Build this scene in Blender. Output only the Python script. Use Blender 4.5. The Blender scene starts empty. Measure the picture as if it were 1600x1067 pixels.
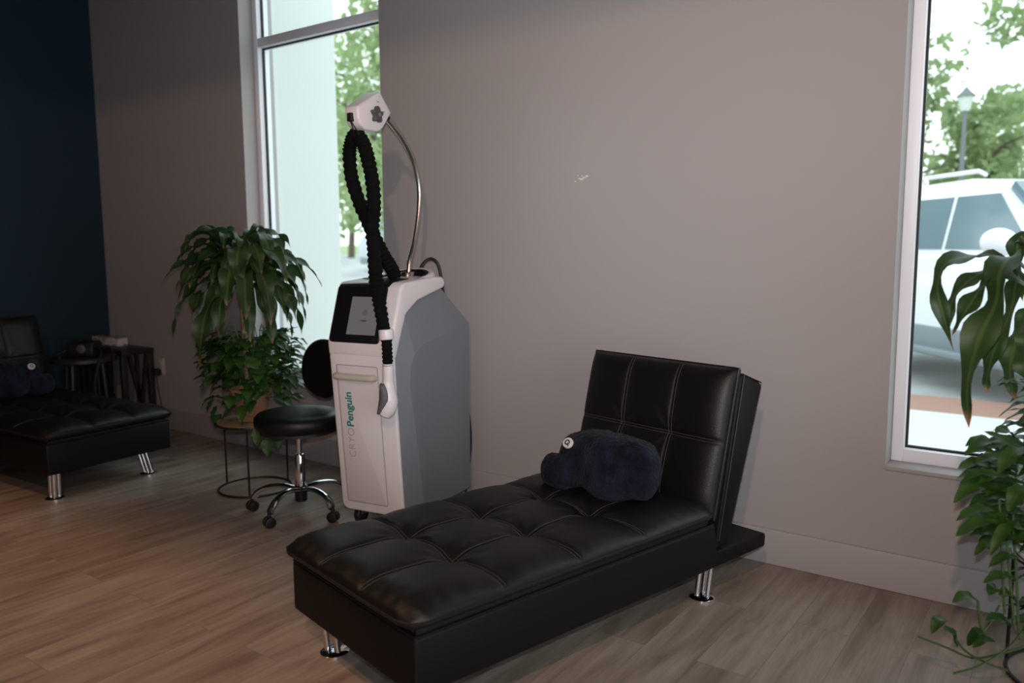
import bpy, bmesh, math, random
from mathutils import Vector, Matrix, noise
PI = math.pi
R = math.radians
sc = bpy.context.scene
COL = sc.collection
random.seed(7)

# ------------------------------------------------------------------ camera
cam_d = bpy.data.cameras.new('camera'); cam = bpy.data.objects.new('camera', cam_d); COL.objects.link(cam)
F_PX, PITCH, ROLL, YAW = 1255.8, 0.1185, -0.0060, -0.6240
fw = Vector((math.sin(YAW)*math.cos(PITCH), math.cos(YAW)*math.cos(PITCH), -math.sin(PITCH)))
rt = Vector((math.cos(YAW), -math.sin(YAW), 0)); up = rt.cross(fw)
r2 = rt*math.cos(ROLL) + up*math.sin(ROLL); u2 = -rt*math.sin(ROLL) + up*math.cos(ROLL)
CAM = Vector((0, -3.2148, 1.3113))
m = Matrix((r2, u2, -fw)).transposed().to_4x4(); m.translation = CAM
cam.matrix_world = m
cam_d.sensor_width = 36; cam_d.lens = F_PX/1600*36; cam_d.clip_start = .05; cam_d.clip_end = 300
cam_d.dof.use_dof = True; cam_d.dof.focus_distance = 3.1; cam_d.dof.aperture_fstop = 1.8
sc.camera = cam

# ------------------------------------------------------------------ world, lights, exposure
w = bpy.data.worlds.new('overcast_sky'); sc.world = w; w.use_nodes = True
wn = w.node_tree.nodes; wl = w.node_tree.links
bg = wn['Background']
tc = wn.new('ShaderNodeTexCoord'); sep = wn.new('ShaderNodeSeparateXYZ'); rp = wn.new('ShaderNodeValToRGB')
wl.new(tc.outputs['Generated'], sep.inputs[0]); wl.new(sep.outputs[2], rp.inputs[0]); wl.new(rp.outputs[0], bg.inputs[0])
rp.color_ramp.elements[0].position = 0.0; rp.color_ramp.elements[0].color = (.90, .95, 1, 1)
rp.color_ramp.elements[1].position = .6; rp.color_ramp.elements[1].color = (.80, .90, 1, 1)
bg.inputs[1].default_value = 2.6
sc.view_settings.view_transform = 'Standard'; sc.view_settings.look = 'None'
sc.view_settings.gamma = 1; sc.view_settings.use_curve_mapping = False
sc.view_settings.exposure = 0.0
sc.cycles.use_denoising = True
sc.cycles.max_bounces = 8; sc.cycles.diffuse_bounces = 5; sc.cycles.transparent_max_bounces = 12

def lamp(name, kind, loc, energy, color, size=.1, rot=(0, 0, 0), sy=None, portal=False):
    d = bpy.data.lights.new(name, kind); o = bpy.data.objects.new(name, d); COL.objects.link(o)
    o.location = loc; o.rotation_euler = rot; d.energy = energy; d.color = color
    if kind == 'AREA':
        d.size = size
        if sy: d.shape = 'RECTANGLE'; d.size_y = sy
        d.cycles.is_portal = portal
    else: d.shadow_soft_size = size
    return o
WARM = (1.0, .62, .40)
# warm ceiling lamps deeper in the room, behind the dropped soffit
lamp('warm_ceiling_lamp', 'POINT', (.05, -3.9, 2.93), 135, (1, .58, .42), .05)
dl = lamp('warm_ceiling_downlight', 'SPOT', (-3.3, -2.9, 3.3), 150, (1, .55, .30), .06)
dl.data.spot_size = R(92); dl.data.spot_blend = .6
# daylight comes in through an unseen opening added in the right wall (portals guide the sky light)
lamp('sky_portal', 'AREA', (3.08, -3.2, 1.435), 1, (1, 1, 1), 2.63, (0, R(90), 0), 4.4, True)
lamp('sky_portal', 'AREA', (-3.78, .3, 1.9), 1, (1, 1, 1), 1.25, (R(-90), 0, 0), 2.85, True)
lamp('sky_portal', 'AREA', (.02, .3, 1.9), 1, (1, 1, 1), 1.25, (R(-90), 0, 0), 2.85, True)
# the flash on top of the camera
fl = lamp('camera_flash', 'AREA', CAM + u2*.10 + fw*.02, 13.6, (.98, .985, 1), .04)
fl.data.shape = 'DISK'; fl.data.spread = R(87)
fl.rotation_euler = (fw + r2*.09 + u2*.19).to_track_quat('-Z', 'Y').to_euler()

# ------------------------------------------------------------------ helpers
def tag(o, label=None, cat=None, group=None, kind=None):
    if label: o['label'] = label
    if cat: o['category'] = cat
    if group: o['group'] = group
    if kind: o['kind'] = kind
    return o
def thing(name, label, cat, loc=(0, 0, 0), rz=0, group=None, kind=None):
    o = bpy.data.objects.new(name, None); COL.objects.link(o)
    o.location = loc; o.rotation_euler = (0, 0, rz); o.empty_display_size = .1
    return tag(o, label, cat, group, kind)
class G:
    """collects vertices and faces, becomes one mesh object"""
    def __init__(s): s.v = []; s.f = []; s.uv = {}
    def add(s, vs, fs):
        b = len(s.v); s.v += [tuple(v) for v in vs]; s.f += [tuple(i+b for i in f) for f in fs]; return s
    def box(s, a, b):
        x0, y0, z0 = a; x1, y1, z1 = b
        return s.add([(x0,y0,z0),(x1,y0,z0),(x1,y1,z0),(x0,y1,z0),(x0,y0,z1),(x1,y0,z1),(x1,y1,z1),(x0,y1,z1)],
              [(0,3,2,1),(4,5,6,7),(0,1,5,4),(1,2,6,5),(2,3,7,6),(3,0,4,7)])
    def prism(s, pts, lo, hi, axis=0):
        """polygon of (a,b) pairs extruded along axis"""
        def mk(a, b, t): return ((t,a,b),(a,t,b),(a,b,t))[axis]
        n = len(pts)
        vs = [mk(a,b,lo) for a,b in pts] + [mk(a,b,hi) for a,b in pts]
        return s.add(vs, [tuple(range(n))[::-1], tuple(range(n,2*n))] + [(i,(i+1)%n,n+(i+1)%n,n+i) for i in range(n)])
    def lathe(s, prof, n=32, c=(0,0,0), M=None):
        vs = []; fs = []
        for r_, z_ in prof:
            for k in range(n):
                a = 2*PI*k/n; p = Vector((r_*math.cos(a), r_*math.sin(a), z_))
                vs.append((M @ p if M else p) + Vector(c))
        for i in range(len(prof)-1):
            for k in range(n):
                fs.append((i*n+k, i*n+(k+1)%n, (i+1)*n+(k+1)%n, (i+1)*n+k))
        fs.append(tuple(range(n))[::-1]); fs.append(tuple((len(prof)-1)*n+k for k in range(n)))
        return s.add(vs, fs)
    def tube(s, pts, rad, n=10, closed=False):
        pts = [Vector(p) for p in pts]; N = len(pts); vs = []; fs = []
        ref = None
        for i, p in enumerate(pts):
            if closed: t = pts[(i+1)%N] - pts[i-1]
            else: t = pts[min(i+1,N-1)] - pts[max(i-1,0)]
            t.normalize()
            if ref is None:
                ref = Vector((0,0,1)) if abs(t.z) < .9 else Vector((1,0,0))
            a = (ref - t*ref.dot(t)).normalized(); ref = a; b = t.cross(a)
            rr = rad(i/(N-1 if N > 1 else 1)) if callable(rad) else rad
            for k in range(n):
                q = 2*PI*k/n; vs.append(p + (a*math.cos(q) + b*math.sin(q))*rr)
        for i in range(N if closed else N-1):
            j = (i+1) % N
            for k in range(n): fs.append((i*n+k, i*n+(k+1)%n, j*n+(k+1)%n, j*n+k))
        if not closed: fs.append(tuple(range(n))[::-1]); fs.append(tuple((N-1)*n+k for k in range(n)))
        return s.add(vs, fs)
    def build(s, name, mat, parent=None, smooth=True, bevel=0, seg=3, loc=None, rz=None, angle=40):
        me = bpy.data.meshes.new(name); me.from_pydata(s.v, [], s.f); me.update()
        bm = bmesh.new(); bm.from_mesh(me); bmesh.ops.recalc_face_normals(bm, faces=bm.faces); bm.to_mesh(me); bm.free()
        if s.uv:
            l = me.uv_layers.new(name='UVMap')
            for lp in me.loops: l.data[lp.index].uv = s.uv.get(lp.vertex_index, (.5, .5))
        o = bpy.data.objects.new(name, me); COL.objects.link(o)
        if mat: me.materials.append(mat)
        if parent: o.parent = parent
        if loc: o.location = loc
        if rz is not None: o.rotation_euler.z = rz
        if smooth:
            me.polygons.foreach_set('use_smooth', [True]*len(me.polygons))
            me.set_sharp_from_angle(angle=R(angle))
        if bevel:
            b = o.modifiers.new('bevel', 'BEVEL'); b.width = bevel; b.segments = seg; b.limit_method = 'ANGLE'; b.angle_limit = R(30)
            b.harden_normals = False
            me.polygons.foreach_set('use_smooth', [True]*len(me.polygons)); me.set_sharp_from_angle(angle=R(180))
        return o
def spline(P, n=8, closed=False):
    P = [Vector(p) for p in P]; N = len(P); out = []
    for i in range(N if closed else N-1):
        p1 = P[i]; p2 = P[(i+1)%N]
        p0 = P[i-1] if (closed or i > 0) else p1*2-p2
        p3 = P[(i+2)%N] if (closed or i < N-2) else p2*2-p1
        for k in range(n):
            t = k/n
            out.append(.5*((2*p1) + (p2-p0)*t + (2*p0-5*p1+4*p2-p3)*t*t + (3*p1-p0-3*p2+p3)*t**3))
    if not closed: out.append(P[-1])
    return out
def smooth01(t): t = max(0, min(1, t)); return t*t*(3-2*t)

# ------------------------------------------------------------------ materials
def mat(name, col, rough=.5, metal=0, spec=.5, bump=None, sheen=0, coat=0, emit=None):
    mt = bpy.data.materials.new(name); mt.use_nodes = True; nt = mt.node_tree; b = nt.nodes['Principled BSDF']
    b.inputs['Base Color'].default_value = (*col, 1); b.inputs['Roughness'].default_value = rough
    b.inputs['Metallic'].default_value = metal; b.inputs['Specular IOR Level'].default_value = spec
    if sheen: b.inputs['Sheen Weight'].default_value = sheen; b.inputs['Sheen Roughness'].default_value = .4
    if coat: b.inputs['Coat Weight'].default_value = coat
    if emit: b.inputs['Emission Color'].default_value = (*emit[0], 1); b.inputs['Emission Strength'].default_value = emit[1]
    if bump:
        sca, st, det = bump
        t = nt.nodes.new('ShaderNodeTexCoord'); n = nt.nodes.new('ShaderNodeTexNoise'); bp = nt.nodes.new('ShaderNodeBump')
        n.inputs['Scale'].default_value = sca; n.inputs['Detail'].default_value = det
        bp.inputs['Strength'].default_value = st; bp.inputs['Distance'].default_value = .01
        nt.links.new(t.outputs['Object'], n.inputs['Vector']); nt.links.new(n.outputs['Fac'], bp.inputs['Height']); nt.links.new(bp.outputs[0], b.inputs['Normal'])
    return mt
def noise_col(mt, c1, c2, scale=(1,1,1), sc_=4, detail=4, lo=.35, hi=.65):
    nt = mt.node_tree; b = nt.nodes['Principled BSDF']
    t = nt.nodes.new('ShaderNodeTexCoord'); mp = nt.nodes.new('ShaderNodeMapping'); n = nt.nodes.new('ShaderNodeTexNoise'); r = nt.nodes.new('ShaderNodeValToRGB')
    mp.inputs['Scale'].default_value = scale; n.inputs['Scale'].default_value = sc_; n.inputs['Detail'].default_value = detail
    r.color_ramp.elements[0].position = lo; r.color_ramp.elements[1].position = hi
    r.color_ramp.elements[0].color = (*c1, 1); r.color_ramp.elements[1].color = (*c2, 1)
    nt.links.new(t.outputs['Object'], mp.inputs[0]); nt.links.new(mp.outputs[0], n.inputs['Vector']); nt.links.new(n.outputs['Fac'], r.inputs[0]); nt.links.new(r.outputs[0], b.inputs['Base Color'])
    return mt
M = {}
M['wall'] = mat('taupe_paint', (.40, .378, .372), .75, spec=.25, bump=(160, .04, 2))
M['base'] = mat('taupe_semigloss', (.40, .38, .375), .5, spec=.35)
M['blue'] = mat('deep_blue_paint', (.010, .030, .048), .65, spec=.3, bump=(160, .04, 2))
M['ceil'] = mat('dark_ceiling_paint', (.05, .05, .05), .9)
M['frame'] = mat('white_aluminium', (.86, .88, .93), .4)
M['gasket'] = mat('black_rubber', (.006, .006, .007), .6)
M['leather'] = mat('black_leather', (.0058, .0057, .0050), .44, spec=.32, bump=(220, .10, 3))
M['leather_side'] = mat('black_vinyl', (.0046, .0045, .0042), .55, spec=.22, bump=(220, .08, 3))
M['stitch'] = mat('taupe_thread', (.050, .044, .036), .85)
M['piping'] = mat('black_piping', (.007, .0068, .0065), .5, spec=.35)
M['chrome'] = mat('chrome', (.82, .82, .84), .07, 1)
M['steel'] = mat('brushed_steel', (.52, .50, .47), .28, 1)
M['white'] = mat('white_plastic', (.80, .76, .77), .33)
M['door'] = mat('pale_plastic', (.72, .68, .69), .4)
M['seam'] = mat('seam_grey', (.40, .38, .39), .5)
M['grey'] = mat('blue_grey_plastic', (.20, .22, .245), .42)
M['blackp'] = mat('black_plastic', (.008, .008, .009), .28)
M['blacktop'] = mat('black_top_plastic', (.007, .007, .008), .6, spec=.12)
M['blackm'] = mat('black_matte_plastic', (.007, .007, .008), .55)
M['beige'] = mat('cream_plastic', (.58, .53, .44), .4)
M['knob'] = mat('grey_knob_plastic', (.085, .08, .075), .5)
M['nozzle'] = mat('dark_grey_rubber', (.11, .11, .115), .6)
M['screen'] = mat('lcd_screen', (.05, .05, .05), .3, emit=((.095, .087, .092), 1.0))
M['icon'] = mat('lcd_icon', (.03, .04, .05), .3, emit=((.055, .067, .08), 1.0))
M['icon2'] = mat('lcd_text', (.02, .03, .05), .3, emit=((.02, .028, .05), 1.0))
M['teal'] = mat('teal_print', (.0, .21, .20), .5)
M['gprint'] = mat('grey_print', (.33, .33, .34), .5)
M['fabric'] = mat('black_fabric', (.0045, .0045, .0045), .9, spec=.15, bump=(300, .5, 2))
M['plush'] = noise_col(mat('navy_plush', (.01, .014, .03), .95, spec=.1, bump=(90, 1.0, 4), sheen=.06), (.0045, .006, .011), (.013, .017, .031), sc_=14, detail=5)
M['badge'] = mat('white_badge', (.62, .58, .56), .6)
M['ink'] = mat('dark_print', (.03, .03, .035), .6)
M['bmetal'] = mat('black_metal', (.010, .010, .010), .4, spec=.5)
M['terracotta'] = mat('terracotta', (.30, .15, .09), .8, bump=(40, .2, 4))
M['woodtop'] = noise_col(mat('tan_wood', (.3, .2, .12), .5), (.26, .17, .10), (.36, .25, .16), (1, 12, 1), 6)
M['soil'] = mat('soil', (.02, .014, .01), 1, bump=(60, .8, 4))
M['bark'] = noise_col(mat('cane_bark', (.3, .22, .15), .85, bump=(50, .8, 4)), (.20, .13, .085), (.42, .32, .23), (1, 1, 3), 22)
M['dwood'] = noise_col(mat('dark_wood', (.02, .016, .012), .45), (.012, .010, .008), (.024, .019, .014), (1, 10, 1), 6)
M['card'] = noise_col(mat('printed_card', (.5, .45, .42), .6), (.30, .25, .22), (.62, .58, .55), (1, 1, 1), 18, 1, .45, .55)
M['outlet'] = mat('ivory_plastic', (.62, .52, .45), .45)
M['dark_slot'] = mat('slot_black', (.01, .01, .01), .6)
M['chip'] = mat('white_filler', (.75, .72, .7), .9)
M['stem'] = mat('green_stem', (.05, .10, .025), .6)

def leaf_mat(name, dark, light, stripe, tip, mid=.10, trans=.25, rough=.48):
    mt = bpy.data.materials.new(name); mt.use_nodes = True; nt = mt.node_tree; N = nt.nodes; L = nt.links; b = N['Principled BSDF']
    uv = N.new('ShaderNodeTexCoord'); sp = N.new('ShaderNodeSeparateXYZ'); L.new(uv.outputs['UV'], sp.inputs[0])
    a = N.new('ShaderNodeMath'); a.operation = 'SUBTRACT'; a.inputs[1].default_value = .5; L.new(sp.outputs[0], a.inputs[0])
    ab = N.new('ShaderNodeMath'); ab.operation = 'ABSOLUTE'; L.new(a.outputs[0], ab.inputs[0])
    n = N.new('ShaderNodeTexNoise'); n.inputs['Scale'].default_value = 3; L.new(uv.outputs['Object'], n.inputs['Vector'])
    r = N.new('ShaderNodeValToRGB'); r.color_ramp.elements[0].position = .35; r.color_ramp.elements[1].position = .7
    r.color_ramp.elements[0].color = (*dark, 1); r.color_ramp.elements[1].color = (*light, 1); L.new(n.outputs['Fac'], r.inputs[0])
    st = N.new('ShaderNodeMapRange'); st.inputs['From Min'].default_value = mid; st.inputs['From Max'].default_value = mid*.4
    L.new(ab.outputs[0], st.inputs['Value'])
    mx = N.new('ShaderNodeMix'); mx.data_type = 'RGBA'; L.new(st.outputs[0], mx.inputs['Factor']); L.new(r.outputs[0], mx.inputs['A']); mx.inputs['B'].default_value = (*stripe, 1)
    tp = N.new('ShaderNodeMapRange'); tp.inputs['From Min'].default_value = .93; tp.inputs['From Max'].default_value = .975; L.new(sp.outputs[1], tp.inputs['Value'])
    m2 = N.new('ShaderNodeMix'); m2.data_type = 'RGBA'; L.new(tp.outputs[0], m2.inputs['Factor']); L.new(mx.outputs['Result'], m2.inputs['A']); m2.inputs['B'].default_value = (*tip, 1)
    L.new(m2.outputs['Result'], b.inputs['Base Color']); b.inputs['Roughness'].default_value = rough
    tr = N.new('ShaderNodeBsdfTranslucent'); L.new(m2.outputs['Result'], tr.inputs['Color'])
    ms = N.new('ShaderNodeMixShader'); ms.inputs[0].default_value = trans; L.new(b.outputs[0], ms.inputs[1]); L.new(tr.outputs[0], ms.inputs[2])
    L.new(ms.outputs[0], N['Material Output'].inputs[0])
    return mt
M['dracaena'] = leaf_mat('dracaena_leaf', (.022, .055, .016), (.042, .085, .022), (.075, .125, .03), (.26, .12, .05))
M['pothos'] = leaf_mat('pothos_leaf', (.020, .065, .010), (.05, .125, .018), (.05, .11, .025), (.05, .11, .02), .03)
M['tree'] = leaf_mat('hazed_tree_leaf', (.26, .36, .16), (.44, .52, .27), (.40, .5, .28), (.40, .5, .28), .02, .5, .6)  # greens paled, haze and glare outside are put into the leaf colour

def floor_mat():
    mt = bpy.data.materials.new('vinyl_plank'); mt.use_nodes = True; nt = mt.node_tree; N = nt.nodes; L = nt.links; b = N['Principled BSDF']
    t = N.new('ShaderNodeTexCoord'); mp = N.new('ShaderNodeMapping'); mp.inputs['Rotation'].default_value = (0, 0, R(90)); mp.inputs['Location'].default_value = (.3, .04, 0)
    L.new(t.outputs['Object'], mp.inputs[0])
    br = N.new('ShaderNodeTexBrick'); br.offset = .37; br.inputs['Scale'].default_value = 1; br.inputs['Brick Width'].default_value = 1.22; br.inputs['Row Height'].default_value = .18
    br.inputs['Mortar Size'].default_value = .0012; br.inputs['Mortar Smooth'].default_value = .3; br.inputs['Bias'].default_value = 0
    br.inputs['Color1'].default_value = (0, 0, 0, 1); br.inputs['Color2'].default_value = (1, 1, 1, 1); br.inputs['Mortar'].default_value = (.5, .5, .5, 1)
    L.new(mp.outputs[0], br.inputs['Vector'])
    # grain: noise stretched along the plank, shifted per plank
    ad = N.new('ShaderNodeVectorMath'); ad.operation = 'MULTIPLY_ADD'; L.new(br.outputs['Color'], ad.inputs[0]); ad.inputs[1].default_value = (7, 3, 5); L.new(mp.outputs[0], ad.inputs[2])
    m2 = N.new('ShaderNodeMapping'); m2.inputs['Scale'].default_value = (1.3, 9, 1); L.new(ad.outputs[0], m2.inputs[0])
    n1 = N.new('ShaderNodeTexNoise'); n1.inputs['Scale'].default_value = 1.6; n1.inputs['Detail'].default_value = 5; n1.inputs['Distortion'].default_value = .6; L.new(m2.outputs[0], n1.inputs['Vector'])
    m3 = N.new('ShaderNodeMapping'); m3.inputs['Scale'].default_value = (4, 70, 1); L.new(ad.outputs[0], m3.inputs[0])
    n2 = N.new('ShaderNodeTexNoise'); n2.inputs['Scale'].default_value = 2; n2.inputs['Detail'].default_value = 4; L.new(m3.outputs[0], n2.inputs['Vector'])
    r1 = N.new('ShaderNodeValToRGB'); e = r1.color_ramp.elements; e[0].position = .27; e[0].color = (.19, .145, .110, 1); e[1].position = .72; e[1].color = (.38, .322, .268, 1)
    x = r1.color_ramp.elements.new(.48); x.color = (.295, .242, .197, 1); L.new(n1.outputs['Fac'], r1.inputs[0])
    mm = N.new('ShaderNodeMix'); mm.data_type = 'RGBA'; mm.blend_type = 'MULTIPLY'; mm.inputs['Factor'].default_value = .32
    r2_ = N.new('ShaderNodeValToRGB'); r2_.color_ramp.elements[0].position = .3; r2_.color_ramp.elements[0].color = (.62, .60, .58, 1); r2_.color_ramp.elements[1].position = .65; r2_.color_ramp.elements[1].color = (1.1, 1.1, 1.1, 1)
    L.new(n2.outputs['Fac'], r2_.inputs[0]); L.new(r1.outputs[0], mm.inputs['A']); L.new(r2_.outputs[0], mm.inputs['B'])
    pl = N.new('ShaderNodeMix'); pl.data_type = 'RGBA'; pl.blend_type = 'MULTIPLY'; pl.inputs['Factor'].default_value = 1
    r3 = N.new('ShaderNodeValToRGB'); r3.color_ramp.elements[0].color = (.92, .91, .90, 1); r3.color_ramp.elements[1].color = (1.07, 1.07, 1.07, 1); L.new(br.outputs['Color'], r3.inputs[0])
    L.new(mm.outputs['Result'], pl.inputs['A']); L.new(r3.outputs[0], pl.inputs['B'])
    mo = N.new('ShaderNodeMix'); mo.data_type = 'RGBA'; L.new(br.outputs['Fac'], mo.inputs['Factor']); L.new(pl.outputs['Result'], mo.inputs['A']); mo.inputs['B'].default_value = (.19, .155, .125, 1)
    L.new(mo.outputs['Result'], b.inputs['Base Color'])
    b.inputs['Roughness'].default_value = .42; b.inputs['Specular IOR Level'].default_value = .4
    bp = N.new('ShaderNodeBump'); bp.inputs['Strength'].default_value = .12; bp.inputs['Distance'].default_value = .003; L.new(n2.outputs['Fac'], bp.inputs['Height']); L.new(bp.outputs[0], b.inputs['Normal'])
    return mt
M['floor'] = floor_mat()
def glass_mat():
    mt = bpy.data.materials.new('window_glass'); mt.use_nodes = True; nt = mt.node_tree; N = nt.nodes; L = nt.links
    N.remove(N['Principled BSDF'])
    tr = N.new('ShaderNodeBsdfTransparent'); tr.inputs[0].default_value = (.93, .97, .95, 1); gl = N.new('ShaderNodeBsdfGlossy'); gl.inputs['Roughness'].default_value = .02
    fr = N.new('ShaderNodeFresnel'); fr.inputs[0].default_value = 1.45; ms = N.new('ShaderNodeMixShader')
    ge = N.new('ShaderNodeNewGeometry'); iv = N.new('ShaderNodeMath'); iv.operation = 'SUBTRACT'; iv.inputs[0].default_value = 1; L.new(ge.outputs['Backfacing'], iv.inputs[1])
    ml = N.new('ShaderNodeMath'); ml.operation = 'MULTIPLY'; L.new(fr.outputs[0], ml.inputs[0]); L.new(iv.outputs[0], ml.inputs[1])
    L.new(ml.outputs[0], ms.inputs[0]); L.new(tr.outputs[0], ms.inputs[1]); L.new(gl.outputs[0], ms.inputs[2]); L.new(ms.outputs[0], N['Material Output'].inputs[0])
    return mt
M['glass'] = glass_mat()
M['render'] = mat('white_render', (.74, .77, .74), .85, bump=(60, .1, 3))
M['asphalt'] = noise_col(mat('pale_asphalt', (.4, .4, .4), .95), (.36, .36, .35), (.46, .46, .45), sc_=1.2)
M['concrete'] = mat('sidewalk_concrete', (.62, .61, .59), .9)
M['brick'] = mat('red_paver', (.36, .20, .15), .9, bump=(30, .5, 2))
M['grass'] = noise_col(mat('lawn', (.2, .3, .1), 1), (.22, .30, .10), (.34, .40, .18), sc_=3)
M['carwhite'] = mat('car_white', (.80, .82, .84), .25, coat=.6)
M['carglass'] = mat('hazed_car_glass', (.15, .21, .25), .08, spec=.8)  # tinted glass, with the haze veil mixed into its colour
M['cardark'] = mat('car_cladding', (.20, .23, .25), .6)
M['tyre'] = mat('tyre_rubber', (.02, .02, .02), .8)
M['alloy'] = mat('alloy_wheel', (.5, .5, .52), .3, .8)
M['red'] = mat('car_red', (.45, .03, .03), .3)
M['silver'] = mat('car_silver', (.45, .48, .5), .3, .3)
M['lampmetal'] = mat('hazed_lamp_post_metal', (.14, .16, .155), .5)  # metal colour lightened to stand in for the haze over it
M['lampglass'] = mat('lamp_glass', (.6, .65, .6), .3)
M['trunk'] = mat('tree_bark', (.12, .09, .065), .95)

# ------------------------------------------------------------------ room shell
XL, XR, YF, H = -6.16, 3.0, -7.0, 3.4
WT = .25
def struct(o): o['kind'] = 'structure'; return o
g = G(); g.box((XL-.2, YF-.2, -.12), (XR+.2, .25, 0)); struct(g.build('floor', M['floor'], smooth=False))
g = G(); g.box((XL-.2, YF-.2, H), (XR+.2, WT, H+.12)); struct(g.build('ceiling', M['ceil'], smooth=False))
W1 = (-4.385, -3.18); W2 = (-.585, .62); ZS, ZT = .48, 3.28
g = G()
for a, b in ((XL-.2, W1[0]), (W1[1], W2[0]), (W2[1], XR+.2)): g.box((a, 0, 0), (b, WT, H))
for a, b in (W1, W2): g.box((a, 0, 0), (b, WT, ZS)); g.box((a, 0, ZT), (b, WT, H))
back = struct(g.build('wall_back', M['wall'], smooth=False))
g = G()
for dx, dz, r_ in ((0, 0, .004), (.012, -.004, .007), (.026, .003, .005), (.040, .008, .006), (-.02, -.012, .003), (.015, .012, .003), (-.008, .014, .0025)):
    n = 7; vs = [(-1.93+dx+r_*1.4*math.cos(2*PI*k/n)*(1+.3*random.random()), -.0012, 1.615+dz+r_*.7*math.sin(2*PI*k/n)) for k in range(n)]
    vs += [(x, .001, z) for x, y, z in vs]
    g.add(vs, [tuple(range(n))] + [(k, (k+1)%n, n+(k+1)%n, n+k) for k in range(n)])
g.build('paint_chip', M['chip'], back, smooth=False)
g = G(); g.box((XL-.2, YF-.2, 0), (XL, WT, H)); struct(g.build('wall_left', M['blue'], smooth=False))
g = G(); g.box((XR, YF-.2, 0), (XR+.2, -5.4, H)); g.box((XR, -1.0, 0), (XR+.2, WT, H)); g.box((XR, -5.4, 2.75), (XR+.2, -1.0, H)); g.box((XR, -5.4, 0), (XR+.2, -1.0, .12)); struct(g.build('wall_right', M['wall'], smooth=False))  # out-of-view wall, its opening added to let daylight in
g = G(); g.box((XL, YF-.2, 0), (XR, YF, H))
struct(g.build('wall_front', M['wall'], smooth=False))
g = G(); g.box((XL, -2.62, 2.736), (XR, -2.5, H)); struct(g.build('trim_1', M['ceil'], smooth=False))
for nm, a, b in (('baseboard_back', (XL, -.013, 0), (XR, 0, .149)), ('baseboard_left', (XL, YF, 0), (XL+.013, -.013, .149)), ('baseboard_right', (XR-.013, YF, 0), (XR, -.013, .149))):
    g = G(); g.box(a, b); struct(g.build(nm, M['base'] if nm != 'baseboard_left' else M['blue'], bevel=.005, seg=2))

def window(name, x0, x1):
    w_ = thing(name, None, None, ((x0+x1)/2, 0, ZS), kind='structure')
    hw = (x1-x0)/2; h = ZT-ZS; fwid = .042; y0, y1 = .10, .19
    g = G()
    g.box((-hw, y0, 0), (-hw+fwid, y1, h)); g.box((hw-fwid, y0, 0), (hw, y1, h))
    g.box((-hw+fwid, y0, 0), (hw-fwid, y1, .05)); g.box((-hw+fwid, y0, h-.05), (hw-fwid, y1, h))
    zm = 2.555-ZS
    g.box((-hw+fwid, y0, zm), (hw-fwid, y1, zm+.055))
    g.build('window_frame', M['frame'], w_, bevel=.003, seg=2)
    g = G(); gy0, gy1 = .135, .150
    for z0, z1 in ((.05, zm), (zm+.055, h-.05)):
        xa, xb = -hw+fwid, hw-fwid; t = .008
        g.box((xa, gy0, z0), (xa+t, gy1, z1)); g.box((xb-t, gy0, z0), (xb, gy1, z1)); g.box((xa+t, gy0, z0), (xb-t, gy1, z0+t)); g.box((xa+t, gy0, z1-t), (xb-t, gy1, z1))
    g.build('gasket', M['gasket'], w_, smooth=False)
    for z0, z1 in ((.05, zm), (zm+.055, h-.05)):
        g = G(); g.box((-hw+fwid+.004, .141, z0+.004), (hw-fwid-.004, .145, z1-.004)); g.build('pane', M['glass'], w_, smooth=False)
    g = G(); g.box((-hw, -.010, -.014), (hw, .10, .002)); g.build('window_sill', M['wall'], w_, bevel=.003, seg=2)
    return w_
window('window_1', *W1); window('window_2', *W2)

# ------------------------------------------------------------------ chaise lounges
CU0, CU1, CV0, CV1 = -.03, 1.275, -.022, .722
US = (.29, .585, .88); VS = (.233, .467)
def panel(t, cuts):
    for a, b in zip(cuts[:-1], cuts[1:]):
        if a <= t <= b: return (t-a)/(b-a)
    return 0
def seat_h(u, v):
    eu = min(u-CU0, CU1-u)/.11; ev = min(v-CV0, CV1-v)/.11
    f = lambda e: (1-(1-min(1, max(0, e)))**2.4)**(1/2.0)
    ff = f(eu)*f(ev)
    pu = panel(u, (CU0,)+US+(CU1,)); pv = panel(v, (CV0,)+VS+(CV1,))
    puff = math.sqrt(max(0, math.sin(PI*pu)*math.sin(PI*pv)))
    z = .366 + ff*(.030 + .022*puff)
    for a in US:
        for b in VS:
            r_ = math.hypot(u-a, v-b); th = math.atan2(v-b, u-a)
            z -= .020*math.exp(-(r_/.05)**2) - .0022*math.sin(9*th+a*20)*math.exp(-((r_-.075)/.045)**2)
    for a in US: z -= .005*math.exp(-((u-a)/.008)**2)*ff
    for b in VS: z -= .005*math.exp(-((v-b)/.008)**2)*ff
    # gathers along the edges
    z += .0014*math.sin(u*95+3*math.sin(u*11))*math.exp(-(min(v-CV0, CV1-v)/.06)**2)*min(1, max(0, ev*3))
    z += .0016*math.sin(v*95+3*math.sin(v*9))*math.exp(-((u-CU0)/.06)**2)*min(1, max(0, eu*3))
    return z + .004*noise.noise((u*5, v*5, 0))*ff
B0, B1 = Vector((1.275, 0, .335)), Vector((1.405, 0, .868))     # right edge line of the back cushion
BT = (B1-B0).normalized(); BL_ = (B1-B0).length; BN = Vector((-BT.z, 0, BT.x))
BVS = VS; BAS = (.275,)
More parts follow.
